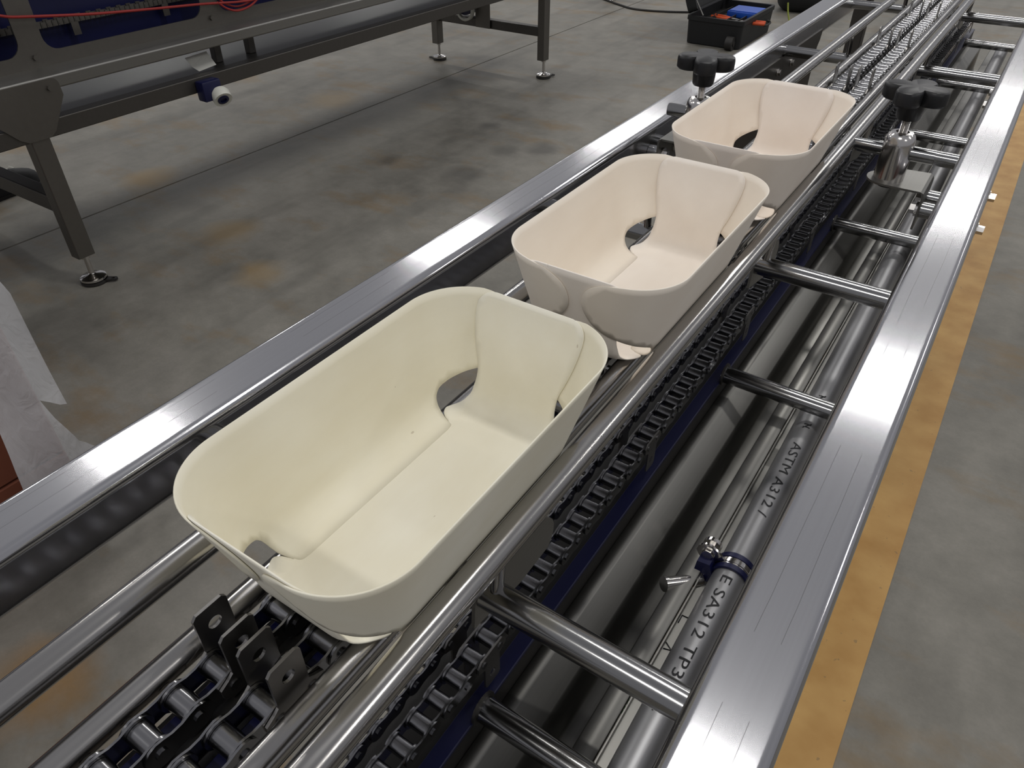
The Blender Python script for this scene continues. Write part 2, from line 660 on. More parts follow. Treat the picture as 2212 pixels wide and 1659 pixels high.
# side plates hanging from the thick rods beside the chains
for y in BIG:
    bm = bmesh.new()
    prof = [(y - 0.016, EYE - 0.486), (y + 0.046, EYE - 0.500)] + circ(y + 0.075, EYE - 0.480, 0.024, 8, -0.9, 1.9) + \
           [(y + 0.02, EYE - 0.436), (y - 0.012, EYE - 0.438)]
    add_prism(bm, prof, lambda a, b, t: (t, a, b), -0.2045, -0.2015)
    obj('rail_bracket', bm, M['sheet'], conv)
    bm = bmesh.new()
    add_cyl(bm, (-0.1925, y, ZR), (-0.1895, y, EYE - 0.404), 0.0055, seg=14)
    obj('rail_post', bm, M['tube'], conv)
    bm = bmesh.new()
    add_cyl(bm, (-0.357, y, ZR), (-0.3598, y, EYE - 0.404), 0.0055, seg=14)
    obj('rail_post', bm, M['tube'], conv)

# lower members: hidden tube below the right beam, gussets and legs
for x0 in (-0.036,):
    bm = bmesh.new()
    add_prism(bm, rrect(x0, EYE - 0.725, x0 + 0.046, EYE - 0.68, 0.004, 3), lambda a, b, t: (a, t, b), 0.05, Y1)
    obj('lower_beam', bm, M['machine_dark'], conv)
for x0, sx in ((-0.556, 1), (-0.034, -1)):
    for yc in (-0.20, 2.93):
        bm = bmesh.new()
        add_prism(bm, rrect(x0, yc - 0.025, x0 + 0.048, yc + 0.025, 0.003, 3), lambda a, b, t: (a, b, t), 0.10, BT - 0.05)
        leg = obj('leg', bm, M['machine_dark'], conv)
        bm = bmesh.new()
        add_lathe(bm, [(0, 0), (0.045, 0), (0.047, 0.006), (0.044, 0.012), (0.012, 0.022), (0.009, 0.03), (0.009, 0.105), (0, 0.105)],
                  (x0 + 0.024, yc, 0.0), seg=24)
        obj('levelling_foot', bm, M['shiny'], leg)
xi, xo = -0.503, -0.0405
for x, s in ((xi, -1), (xo, 1)):
    bm = bmesh.new()
    pr = [(1.60, EYE - 0.60), (1.60, EYE - 0.470), (2.27, EYE - 0.470), (2.262, EYE - 0.496), (2.246, EYE - 0.512),
          (2.243, EYE - 0.60), (2.243, EYE - 0.86), (2.10, EYE - 0.95), (1.78, EYE - 0.95), (1.60, EYE - 0.80)]
    add_prism(bm, pr, lambda a, b, t: (t, a, b), x, x + s * -0.004)
    obj('joint_plate', bm, M['machine_dark'], conv)
    for by, bz in ((1.90, 0.500), (2.005, 0.500), (1.90, 0.58), (2.005, 0.58)):
        bm = bmesh.new()
        sx_ = 1 if s < 0 else -1
        add_cyl(bm, (x + sx_ * 0.0035, by, EYE - bz), (x + sx_ * 0.0055, by, EYE - bz), 0.0095, seg=18)
        add_cyl(bm, (x + sx_ * 0.005, by, EYE - bz), (x + sx_ * 0.012, by, EYE - bz), 0.0075, seg=6)
        obj('hex_bolt', bm, M['shiny'], conv, smooth=False)
for by in (1.14, 1.27):                                     # bolt heads on the outer face of the right beam
    bm = bmesh.new()
    add_cyl(bm, (0.0165, by, EYE - 0.462), (0.0185, by, EYE - 0.462), 0.009, seg=18)
    add_cyl(bm, (0.018, by, EYE - 0.462), (0.027, by, EYE - 0.462), 0.0062, seg=6)
    obj('hex_bolt', bm, M['shiny'], conv, smooth=False)

# ------------------------------------------------------------------ chain track and guards
track = thing('chain_track', 'blue plastic chain guides on dark steel carriers between the conveyor rails', 'chain guide')
for x in (-0.2925, -0.2517):
    bm = bmesh.new()
    add_box(bm, (x - 0.0068, Y0, EYE - 0.462), (x + 0.0068, Y1, EYE - 0.4376), 0.001, 1)
    obj('wear_strip', bm, M['blue'], track)
bm = bmesh.new()
for y in [b - 0.0 for b in BIG]:
    add_box(bm, (-0.303, y - 0.02, EYE - 0.4735), (-0.241, y + 0.02, EYE - 0.4705))
add_box(bm, (-0.3045, Y0, EYE - 0.4700), (-0.2400, Y1, EYE - 0.4418))
obj('track_carrier', bm, M['hub'], track)
bm = bmesh.new()
add_box(bm, (-0.2505, Y0, EYE - 0.7125), (-0.2325, Y1, EYE - 0.7070), 0.001, 1)
obj('return_guard', bm, M['blue'], track)
bm = bmesh.new()
add_box(bm, (-0.312, Y0, EYE - 0.790), (-0.2335, Y1, EYE - 0.7128))
obj('guard_backing', bm, M['hub'], track)
for y in SMALL:
    bm = bmesh.new()
    add_prism(bm, circ(y, EYE - 0.700, 0.018, 16),
              lambda a, b, t: (t, a, b), -0.2323, -0.2293)
    obj('guard_bracket', bm, M['machine_dark'], track)

# ------------------------------------------------------------------ drip tray
tray = thing('drip_tray', 'folded stainless steel drip tray below the return chains', 'tray')
bm = bmesh.new()
pts = [(-0.2325, -0.7560), (-0.2322, -0.7460), (-0.2185, -0.7455), (-0.2165, -0.7475), (-0.1905, -0.7680), (-0.1885, -0.7720), (-0.1880, -0.852),
       (-0.1840, -0.858), (-0.1530, -0.858), (-0.1490, -0.853), (-0.1465, -0.7490), (-0.1450, -0.7460), (-0.1240, -0.7455), (-0.1232, -0.7490)]
A = [(p[0], EYE + p[1]) for p in pts]
rows = [[bm.verts.new((x, y, z)) for x, z in A] for y in (0.02, Y1)]
for i in range(len(A) - 1):
    bm.faces.new((rows[0][i], rows[0][i + 1], rows[1][i + 1], rows[1][i]))
solidify(obj('tray_channel', bm, M['sheet'], tray, angle=20), 0.0015)
bm = bmesh.new()
add_box(bm, (-0.1215, 0.02, EYE - 0.760), (-0.1065, Y1, EYE - 0.7585))
add_box(bm, (-0.1215, 0.02, EYE - 0.7585), (-0.1200, Y1, EYE - 0.747))
pan = obj('side_panel', bm, M['sheet'], tray, smooth=False)
# two strokes of marker pen on the side panel
bm = bmesh.new()
zz = EYE - 0.7578
for pl in ([(-0.1185, 0.500), (-0.1185, 0.512), (-0.1095, 0.5125)], ):
    add_path(bm, [(a[0], a[1] + .03, zz) for a in pl], 0.0008, 6)
obj('pen_mark', bm, M['ink'], pan)
bm = bmesh.new()
add_path(bm, [(a[0], a[1], zz) for a in ((-0.1195, 0.498), (-0.1100, 0.4915), (-0.1190, 0.489))], 0.0008, 6)
obj('pen_mark', bm, M['ink'], pan)

# ------------------------------------------------------------------ roller chains
P = 0.0262                     # pitch
RR = 0.0080                    # roller radius
ZU = EYE - 0.4290              # axis of the upper run
ZL = EYE - 0.6510              # axis of the return run
PUSH_Y = [0.119 + k * 14 * P for k in range(-1, 10)]
HANG_Y = [0.320 + k * 14 * P for k in range(-1, 10)]


def plate_outline(hp, R, w):
    """figure-eight link plate, centred, along y"""
    out = []
    a = math.radians(52)
    out += circ(hp, 0, R, 8, -PI / 2 - (PI / 2 - a) + 0.25, PI / 2 + (PI / 2 - a) - 0.25)
    out += [(0.0035, w), (-0.0035, w)]
    out += circ(-hp, 0, R, 8, PI / 2 - (PI / 2 - a) + 0.25, 1.5 * PI + (PI / 2 - a) - 0.25)
    out += [(-0.0035, -w), (0.0035, -w)]
    return out


def mesh_only(bm, mat, name, smooth=True, angle=30):
    bmesh.ops.recalc_face_normals(bm, faces=bm.faces)
    me = bpy.data.meshes.new(name)
    bm.to_mesh(me)
    bm.free()
    me.materials.append(mat)
    if smooth:
        me.shade_smooth()
        me.set_sharp_from_angle(angle=math.radians(angle))
    return me


OUTL = plate_outline(P / 2, 0.0106, 0.0080)


def bm_plate(bm, x, y, z, t=0.0017):
    add_prism(bm, OUTL, lambda a, b, q: (x + q, y + a, z + b), -t / 2, t / 2)


def bm_attach(bm, x, y, z, s, t=0.0022):
    top = 0.0450
    w = 0.01225
    pr = [(-P / 2 - 0.0095, -0.004), (-P / 2 - 0.004, -0.0095), (P / 2 + 0.004, -0.0095), (P / 2 + 0.0095, -0.004), (P / 2 + 0.0098, 0.004),
          (w + 0.004, 0.0075), (w, 0.0105), (w, top - 0.003), (w - 0.003, top), (-w + 0.003, top), (-w, top - 0.003), (-w, 0.0105),
          (-w - 0.004, 0.0075), (-P / 2 - 0.0098, 0.004)]
    hole = circ(0, 0.0290, 0.0048, 16)
    add_prism_hole(bm, pr, [hole], lambda a, b, q: (x + q, y + a, z + s * b), -t / 2, t / 2)


def bm_roller(bm, x, y, z):
    add_cyl(bm, (x - 0.0092, y, z), (x + 0.0092, y, z), RR, seg=20)
    add_cyl(bm, (x - 0.0146, y, z), (x + 0.0146, y, z), 0.0040, seg=12)


bm = bmesh.new(); bm_plate(bm, 0, 0, 0); ME_PLATE = mesh_only(bm, M['chain'], 'link_plate')
bm = bmesh.new(); bm_roller(bm, 0, 0, 0); ME_ROLL = mesh_only(bm, M['chain'], 'chain_roller')
bm = bmesh.new(); bm_attach(bm, 0, 0, 0, 1); ME_UP = mesh_only(bm, M['chain_dark'], 'pusher_plate', False)
bm = bmesh.new(); bm_attach(bm, 0, 0, 0, -1); ME_DN = mesh_only(bm, M['chain_dark'], 'pusher_plate', False)


def put(name, me, loc, parent):
    o = bpy.data.objects.new(name, me)
    o.location = loc
    o.parent = parent
    COL.objects.link(o)
    return o


def chain_strand(xc, label):
    root = thing('roller_chain', label, 'chain', (xc, 0, 0))
    far = bmesh.new()
    for run, (zc, y_att, ya, yb, s) in enumerate(((ZU, PUSH_Y, Y0 + 0.2, 2.10, 1), (ZL, HANG_Y, 0.12, 1.62, -1))):
        base = y_att[1] + P / 2                        # a roller
        n0 = int(math.floor((Y0 - base) / P)) + 1
        n1 = int((Y1 - base) / P)
        for n in range(n0, n1):
            y = base + n * P
            near = ya < y < yb
            if near:
                put('chain_roller', ME_ROLL, (0, y, zc), root)
            else:
                bm_roller(far, 0, y, zc)
            yc = y + P / 2
            outer = (n % 2 != 0)
            h = 0.0123 if outer else 0.0103
            att = any(abs(yc - q) < P * 0.4 for q in y_att)
            for sg in (-1, 1):
                if att:
                    put('pusher_plate', ME_UP if s > 0 else ME_DN, (sg * (h + 0.0003), yc, zc), root)
                elif near:
                    put('link_plate', ME_PLATE, (sg * h, yc, zc), root)
                else:
                    bm_plate(far, sg * h, yc, zc)
    f = obj('distant_links', far, M['chain'], root)
    f['kind'] = 'stuff'
    return root


chain_strand(-0.2925, 'roller chain strand on the left, farther from the yellow floor line')
chain_strand(-0.2517, 'roller chain strand on the right, nearer the yellow floor line')


# ------------------------------------------------------------------ rail clamps with black star knobs
def star_knob_outline(R, n=4):
    out = []
    for k in range(96):
        t = 2 * PI * k / 96
        c = math.cos(n * t)
        r = R * (0.52 + 0.48 * (0.5 + 0.5 * c) ** 0.48)
        out.append((r * math.cos(t), r * math.sin(t)))
    return out


def rail_clamp(x, y, side, rz, label):
    """side = +1: bolted to the right beam, -1: to the left beam"""
    r = thing('rail_clamp', label, 'clamp', (x, y, 0))
    z0 = EYE - 0.440
    # bracket plate: round tongue below the post, folded down at the beam
    bm = bmesh.new()
    e = 0.052 if side > 0 else 0.047
    out = circ(0, 0, 0.030, 16, PI / 2, 1.5 * PI) + [(e, -0.030), (e, 0.055), (0.004, 0.050)]
    add_prism(bm, out, lambda a, b, t: (side * a, b, t), z0 - 0.003, z0)
    pr = [(e - 0.001, 0), (e + 0.004, -0.002), (e + 0.006, -0.007), (e + 0.006, -0.058), (e + 0.003, -0.058), (e + 0.003, -0.008), (e + 0.001, -0.003), (e - 0.001, -0.003)]
    add_prism(bm, pr, lambda a, b, t: (side * a, t, z0 + b), -0.030, 0.055)
    obj('bracket_plate', bm, M['sheet'], r, smooth=True, angle=30)
    # post
    bm = bmesh.new()
    add_lathe(bm, [(0, 0), (0.0215, 0), (0.0215, 0.052), (0.0208, 0.060), (0.0185, 0.066), (0.0150, 0.0695), (0.0095, 0.070), (0.0090, 0.062), (0, 0.062)],
              (0, 0, z0), seg=40)
    obj('clamp_post', bm, M['shiny'], r)
    bm = bmesh.new()
    add_cyl(bm, (0, 0, z0 - 0.011), (0, 0, z0 - 0.003), 0.013, seg=24)
    obj('post_nut', bm, M['hub'], r)
    # threaded stud: a ridged lathe
    bm = bmesh.new()
    prof = [(0, 0.055)]
    k = 0.055
    while k < 0.095:
        prof += [(0.0052, k), (0.0062, k + 0.0008)]
        k += 0.0016
    prof += [(0, k)]
    add_lathe(bm, prof, (0, 0, z0), seg=20)
    obj('threaded_stud', bm, M['shiny'], r, angle=20)
    # knob
    bm = bmesh.new()
    zk = EYE - 0.327
    add_lathe(bm, [(0, -0.024), (0.0150, -0.024), (0.0168, -0.021), (0.0185, 0.0), (0.0185, 0.004), (0, 0.004)], (0, 0, zk), seg=32)
    o1 = star_knob_outline(0.0450)
    for (sc0, h0), (sc1, h1) in (((0.93, 0), (1.0, 0.003)), ((1.0, 0.003), (1.0, 0.016)), ((1.0, 0.016), (0.975, 0.0195)), ((0.975, 0.0195), (0.90, 0.0215))):
        A_ = [bm.verts.new((a * sc0, b * sc0, zk + h0)) for a, b in o1]
        B_ = [bm.verts.new((a * sc1, b * sc1, zk + h1)) for a, b in o1]
        for i in range(len(o1)):
            j = (i + 1) % len(o1)
            bm.faces.new((A_[i], A_[j], B_[j], B_[i]))
    cvt = bm.verts.new((0, 0, zk + 0.0215))
    for i in range(len(o1)):
        bm.faces.new((B_[i], B_[(i + 1) % len(o1)], cvt))
    cb = bm.verts.new((0, 0, zk))
    A0 = [bm.verts.new((a * 0.93, b * 0.93, zk)) for a, b in o1]
    for i in range(len(o1)):
        bm.faces.new((A0[(i + 1) % len(o1)], A0[i], cb))
    bmesh.ops.remove_doubles(bm, verts=bm.verts, dist=1e-5)
    kn = obj('star_knob', bm, M['black_plastic'], r, angle=40)
    kn.rotation_euler = (0, 0, rz)
    # rod through the post to the guide rail, with a collar
    zr = EYE - 0.398
    bm = bmesh.new()
    rail = (-0.1877 if side > 0 else -0.3598) - x
    add_cyl(bm, (rail + side * 0.006, 0, zr), (side * 0.020, 0, zr), 0.0085, seg=24)
    obj('adjusting_rod', bm, M['rod'], r)
    bm = bmesh.new()
    add_cyl(bm, (side * 0.018, 0, zr), (side * 0.052, 0, zr), 0.0105, seg=24)
    obj('rod_collar', bm, M['rod'], r)
    # spacers and bolts into the beam
    for dy in (-0.012, 0.040):
        bm = bmesh.new()
        bx = (-0.0425 if side > 0 else -0.5015) - x
        add_cyl(bm, (side * (e + 0.006), dy, EYE - 0.472), (bx, dy, EYE - 0.472), 0.0118, seg=24)
        obj('spacer', bm, M['rod'], r)
        bm = bmesh.new()
        add_cyl(bm, (side * (e + 0.003), dy, EYE - 0.472), (side * (e - 0.001), dy, EYE - 0.472), 0.0115, seg=20)
        add_cyl(bm, (side * (e - 0.001), dy, EYE - 0.472), (side * (e - 0.0085), dy, EYE - 0.472), 0.0085, seg=6)
        obj('hex_bolt', bm, M['shiny'], r, smooth=False)
    return r


rail_clamp(-0.1190, 1.203, 1, math.radians(-12), 'black star knob clamp bolted to the beam by the yellow floor line')
rail_clamp(-0.4285, 1.195, -1, math.radians(20), 'black star knob clamp on the left beam behind the farthest wooden punnet')


# ------------------------------------------------------------------ wooden punnets
PX = -0.2620
HP = 0.102


def punnet(yc, label, light, dark, seed, tilt=0.0):
    root = thing('wooden_punnet', label, 'punnet', (PX, yc, EYE - 0.4123), 0.0, 'wooden punnets on the conveyor')
    root.rotation_euler = (tilt, 0, 0)
    mt = wood('veneer_%d' % seed, light, dark, seed)
    side_tint = Vector((0.97, 0.962, 0.93))  # side sheets slightly darker: own olive tone plus shading put into the colour
    mt_side = wood('side_veneer_%d' % seed, tuple(light[i] * side_tint[i] for i in range(3)) + (1,),
                   tuple(dark[i] * side_tint[i] for i in range(3)) + (1,), seed + 10)
    a1, b1, r1 = 0.0850, 0.1480, 0.050
    a0, b0, r0 = 0.0600, 0.1180, 0.034
    Ls, La, Le = b1 - r1, r1 * PI / 2, a1 - r1
    off_x = -0.0035                                     # the base sits slightly left of the rim

    def loop(s, a, b, r):
        """point on a rounded rectangle; s from the middle of the +x side, positive towards +y"""
        sg = 1 if s >= 0 else -1
        s = abs(s)
        if s <= Ls:
            x, y, nx, ny = a, (b - r) * s / Ls, 1, 0
        elif s <= Ls + La:
            t = (s - Ls) / La * PI / 2
            x, y, nx, ny = a - r + r * math.cos(t), b - r + r * math.sin(t), math.cos(t), math.sin(t)
        else:
            q = (s - Ls - La) / Le
            x, y, nx, ny = (a - r) * (1 - q), b, 0, 1
        return Vector((x, sg * y)), Vector((nx, sg * ny))

    def wall(s, t, side, lift):
        tt, t = t, max(t, 0.0)
        p0, n0 = loop(s, a0, b0, r0)
        p1, n1 = loop(s, a1, b1, r1)
        f = t + 0.10 * (t * (1 - t)) * 0
        p = p0.lerp(p1, f)
        n = n0
        # the wall swings in at its foot so that it runs into the base
        foot = max(0.0, 1 - t / 0.20)
        p = p - n * (0.016 * foot * foot)
        p = p + n * lift
        z = HP * t if t > 0.20 else HP * (0.12 * t + 0.88 * t * t / 0.20)
        if tt < 0:                                       # the flat edge glued on top of the base
            p = p - n * (-tt * HP)
            z = 0.0
        return Vector((side * p.x + off_x * (1 - t), p.y, z))

    def flap(u):                                         # outline of one end of the side sheet, (s, t)
        return [(Ls - 0.006, -0.07), (Ls + 0.008, -0.05), (Ls + 0.0115, 0.0), (Ls + 0.0125, 0.06), (Ls + 0.0125, 0.12), (Ls + 0.0145, 0.17), (Ls + 0.021, 0.208), (Ls + 0.031, 0.243),
                (Ls + 0.042, 0.275), (Ls + 0.053, 0.308), (Ls + 0.066, 0.345), (Ls + 0.080, 0.378), (Ls + 0.093, 0.44), (Ls + 0.101, 0.53),
                (Ls + 0.1055, 0.63), (Ls + 0.1055, 0.74), (Ls + 0.101, 0.845), (Ls + 0.0915, 0.925), (Ls + 0.079, 0.98), (Ls + 0.065, 1.0)]

    up = flap(0)
    half = [(s, t * HP) for s, t in up]
    half = smooth_poly(half, closed=False, sub=4)
    out = [Vector((p[0], p[1])) for p in half] + [Vector((-p[0], p[1])) for p in reversed(half)]
    for side in (-1, 1):
        # outward lift grows towards the lobes, which lie outside the end panels
        def fmap(s, v, side=side):
            k = min(1.0, max(0.0, (abs(s) - Ls - 0.3 * La) / (0.7 * La)))
            return wall(s, v / HP, side, 0.0001 * 0 + 0.0003 * k)
        o = obj('side_panel', orient(sheet(out, fmap, 0.0055)), mt_side, root, angle=60, recalc=False)
        solidify(o, 0.0012, -1)

    # base and both ends are one folded strip; u = distance across, w = distance along the strip
    ep = [(0.036, 1.0), (0.043, 0.985), (0.0485, 0.95), (0.0525, 0.89), (0.0540, 0.77), (0.0535, 0.63), (0.0515, 0.50), (0.0485, 0.37),
          (0.0500, 0.25), (0.0545, 0.165), (0.061, 0.125), (0.0685, 0.100), (0.080, 0.088), (0.092, 0.082), (0.099, 0.05), (0.101, 0.0)]
    BL = 0.095
    hs = smooth_poly([(u, HP * (1 - t)) for u, t in ep], closed=False, sub=4)
    right = [Vector(p) for p in hs] + [Vector((p[0], 2 * HP + 2 * BL - p[1])) for p in reversed(hs)]
    out2 = right + [Vector((-p.x, p.y)) for p in reversed(right)]

    def end_pt(u, t, end, lift):
        q = wall(Ls + La + Le - abs(u), t, 1 if u >= 0 else -1, lift)
        return Vector((q.x, end * q.y, q.z))

    def smap(u, w_):
        if w_ <= HP:
            t = 1 - w_ / HP
            return end_pt(u, t, -1, -0.0014 * min(1.0, t / 0.4))
        if w_ >= HP + 2 * BL:
            t = (w_ - HP - 2 * BL) / HP
            return end_pt(u, t, 1, -0.0014 * min(1.0, t / 0.4))
        k = (w_ - HP) / (2 * BL)
        p = end_pt(u, 0, -1, 0).lerp(end_pt(u, 0, 1, 0), k)
        p.z -= 0.00005
        return p
    o = obj('base_and_ends', orient(sheet(out2, smap, 0.0055)), mt, root, angle=60, recalc=False)
    solidify(o, 0.0012, -1)
    return root


punnet(0.2745, 'nearest and largest-looking wooden punnet, cream coloured, beside four pusher plates',
       srgb(242, 239, 226), srgb(230, 224, 204), 1)
punnet(0.6320, 'middle one of the three pale wooden punnets in a row',
       srgb(248, 241, 232), srgb(238, 228, 216), 2)
punnet(0.9900, 'farthest wooden punnet, between the two black star knobs',
       srgb(248, 240, 232), srgb(238, 227, 216), 3)

# ------------------------------------------------------------------ stamped steel pipe with clamp
pipe = thing('steel_pipe', 'matt grey steel pipe with stamped letters beside the drip tray', 'pipe')
PR = 0.0215
p0, p1 = Vector((-0.0845, 0.0, EYE - 0.745)), Vector((-0.104, 3.2, EYE - 0.745))


def pipe_c(y):
    return p0.lerp(p1, (y - p0.y) / (p1.y - p0.y))


bm = bmesh.new()
add_cyl(bm, pipe_c(0.02), pipe_c(3.6), PR, seg=48)
obj('pipe_wall', bm, M['pipe'], pipe)


def text_bm(body, size, stretch=1.0):
    cu = bpy.data.curves.new('lettering', 'FONT')
    cu.body = body
    cu.size = size
    cu.resolution_u = 3
    cu.space_character = 1.05
    cu.offset = 0.0
    ob = bpy.data.objects.new('lettering', cu)
    COL.objects.link(ob)
    bpy.context.view_layer.update()
    me = bpy.data.meshes.new_from_object(ob.evaluated_get(bpy.context.evaluated_depsgraph_get()))
    bpy.data.objects.remove(ob)
    bm = bmesh.new()
    bm.from_mesh(me)
    for v in bm.verts:
        v.co.x *= stretch
    return bm


for body, ystart, ang0 in (('ASTM A312 /', 0.880, 0.10), ('E SA312 TP304L', 0.600, 0.02)):
    bm = text_bm(body, 0.0185, 1.55)
    bmesh.ops.triangulate(bm, faces=bm.faces)
    bmesh.ops.subdivide_edges(bm, edges=[e for e in bm.edges if e.calc_length() > 0.003], cuts=4, use_grid_fill=False)
    bmesh.ops.triangulate(bm, faces=bm.faces)
    wid = max(v.co.x for v in bm.verts)
    for v in bm.verts:
        y = ystart - v.co.x
        c = pipe_c(y)
        th = ang0 + (v.co.y - 0.008) / PR               # around the pipe, measured from its top
        v.co = Vector((c.x + (PR + 0.0005) * math.sin(th), y, c.z + (PR + 0.0005) * math.cos(th)))
    obj('stamped_lettering', bm, M['ink'], pipe, smooth=False)
for yy in (0.925, 1.005):
    bm = bmesh.new()
    for k in (-1, 0, 1):
        c = pipe_c(yy + 0.0035 * k)
        add_path(bm, [(c.x + (PR + 0.0002) * math.sin(t), c.y + (0.003 if k == 0 else 0) * (t * 10), c.z + (PR + 0.0002) * math.cos(t))
                      for t in (-0.22, -0.07, 0.07, 0.22)], 0.0010, 5)
    obj('stamped_mark', bm, M['ink'], pipe)

cl = thing('pipe_clamp', 'polished pipe clamp with blue pads holding a short steel sensor', 'clamp', tuple(pipe_c(0.622)))
bm = bmesh.new()
add_lathe(bm, [(PR + 0.0004, -0.013), (PR + 0.0035, -0.013), (PR + 0.0035, -0.006), (PR + 0.0008, -0.006), (PR + 0.0008, 0.006),
               (PR + 0.0035, 0.006), (PR + 0.0035, 0.013), (PR + 0.0004, 0.013), (PR + 0.0004, -0.013)], (0, 0, 0), (0, 1, 0), 40)
obj('blue_pad', bm, M['blue'], cl)
bm = bmesh.new()
add_lathe(bm, [(PR + 0.001, -0.0055), (PR + 0.0026, -0.0055), (PR + 0.0026, -0.0035), (PR + 0.0036, -0.003), (PR + 0.0036, 0.003), (PR + 0.0026, 0.0035), (PR + 0.0026, 0.0055),
               (PR + 0.001, 0.0055), (PR + 0.001, -0.0055)], (0, 0, 0), (0, 1, 0), 40)
obj('steel_band', bm, M['shiny'], cl)
bm = bmesh.new()
ring = circ(-0.034, 0.022, 0.0125, 22)
add_prism_hole(bm, [(-0.012, 0.015), (-0.016, 0.010)] + circ(-0.034, 0.022, 0.0155, 18, 5.3, 0.9)[::-1][:0] +
               [(-0.020, 0.011), (-0.027, 0.0085), (-0.036, 0.008), (-0.044, 0.0115), (-0.049, 0.020), (-0.047, 0.029), (-0.040, 0.0355), (-0.031, 0.036), (-0.022, 0.030), (-0.014, 0.0235)],
               [circ(-0.034, 0.022, 0.0085, 18)], lambda a, b, t: (a, t, b), -0.0045, -0.0015)
obj('swivel_lug', bm, M['shiny'], cl, angle=40)
bm = bmesh.new()
add_cyl(bm, (-0.034, -0.008, 0.022), (-0.034, 0.010, 0.022), 0.0070, seg=6)
add_cyl(bm, (-0.034, 0.008, 0.022), (-0.034, 0.0135, 0.022), 0.0115, seg=24)
obj('swivel_bolt', bm, M['shiny'], cl, smooth=False)
bm = bmesh.new()
add_prism(bm, [(-0.042, 0.016), (-0.026, 0.018), (-0.021, 0.002), (-0.021, -0.018), (-0.036, -0.022), (-0.044, -0.010)], lambda a, b, t: (a, t - 0.010, b), -0.008, 0.006)
obj('blue_block', bm, M['blue'], cl, smooth=False)
bm = bmesh.new()
a_ = Vector((-0.032, -0.020, -0.012))
b_ = Vector((-0.064, -0.060, 0.000))
add_cyl(bm, a_, b_, 0.0082, seg=24)
add_cyl(bm, b_.lerp(a_, 0.06), b_ + (b_ - a_) * 0.03, 0.0095, seg=24)
obj('sensor_tube', bm, M['shiny'], cl)

# wiring stub below the near thick rod
w = thing('loose_wires', 'green and yellow wire ends with a white sleeve below the near rod', 'wires', (-0.128, 0.395, EYE - 0.79))
bm = bmesh.new()
add_cyl(bm, (0.010, -0.006, -0.040), (-0.008, 0.010, 0.006), 0.0042, seg=14)
obj('white_sleeve', bm, M['white'], w)
bm = bmesh.new()
for k in range(5):
    dx = random.uniform(-0.006, 0.006)
    add_path(bm, smooth_poly([(-0.007, 0.009, 0.004), (-0.012 + dx, 0.020, 0.015), (-0.004 + dx, 0.030 + dx, 0.010), (0.004 + dx, 0.020, -0.006 + dx)], False, 4), 0.0009, 6)
obj('wire_strands', bm, M['green'], w)
bm = bmesh.new()
add_path(bm, smooth_poly([(-0.008, 0.010, 0.004), (-0.016, 0.0, 0.010), (-0.010, -0.016, 0.002), (-0.012, -0.024, -0.01)], False, 4), 0.0008, 6)
obj('yellow_strand', bm, M['yellowwire'], w)

# ------------------------------------------------------------------ neighbouring machine
mc = thing('neighbour_machine', 'dull steel machine on levelling feet standing across the concrete floor', 'machine')
MX = -2.50
MY0, MY1 = -0.6, 4.6


def tube_y(name, x0, x1, z0, z1, y0, y1, mat, parent, r=0.004):
    bm = bmesh.new()
    add_prism(bm, rrect(x0, z0, x1, z1, r, 3), lambda a, b, t: (a, t, b), y0, y1)
    return obj(name, bm, mat, parent)


def tube_x(name, y0, y1, z0, z1, x0, x1, mat, parent, r=0.004):
    bm = bmesh.new()
    add_prism(bm, rrect(y0, z0, y1, z1, r, 3), lambda a, b, t: (t, a, b), x0, x1)
    return obj(name, bm, mat, parent)


tube_y('upper_beam', -2.622, MX, EYE - 0.684, EYE - 0.645, MY0, MY1, M['sheet'], mc, 0.005)
tube_y('lower_beam', -2.55, MX, EYE - 0.818, EYE - 0.766, MY0, 4.12, M['machine_dark'], mc, 0.003)
tube_y('rear_lower_beam', -3.36, -3.31, EYE - 0.818, EYE - 0.766, MY0, 4.12, M['machine_dark'], mc, 0.003)
tube_y('rear_upper_beam', -3.36, -3.31, EYE - 0.684, EYE - 0.645, MY0, MY1, M['machine'], mc, 0.003)
bm = bmesh.new()
add_box(bm, (-3.31, MY0, EYE - 0.776), (-2.552, 4.1, EYE - 0.773))
obj('bottom_tray', bm, M['dark_tray'], mc, smooth=False)
# pierced side panel with rounded windows
wins = []
y = 1.243 - 2 * 0.675
while y < 4.4:
    wins.append((y, y + 0.598))
    y += 0.675
bm = bmesh.new()
add_prism_hole(bm, [(MY0, EYE - 0.655), (MY1, EYE - 0.655), (MY1, EYE - 0.20), (MY0, EYE - 0.20)],
               [rrect(max(a, MY0 + 0.02), EYE - 0.605, b, EYE - 0.26, 0.045, 5) for a, b in wins if b < MY1 - 0.02],
               lambda a, b, t: (t, a, b), -2.624, -2.619)
obj('window_panel', bm, M['machine'], mc, smooth=False)
for a, b in wins:
    if b < MY1:
        bm = bmesh.new()
        yb = b + 0.034
        add_cyl(bm, (-2.619, yb, EYE - 0.615), (-2.610, yb, EYE - 0.615), 0.009, seg=6)
        obj('panel_bolt', bm, M['machine'], mc, smooth=False)
bm = bmesh.new()
add_box(bm, (-2.90, MY0, EYE - 0.64), (-2.75, MY1, EYE - 0.555), 0.004, 1)
add_box(bm, (-2.90, MY0, EYE - 0.57), (-2.77, MY1, EYE - 0.20), 0.004, 1)
obj('blue_guide', bm, M['blue'], mc)
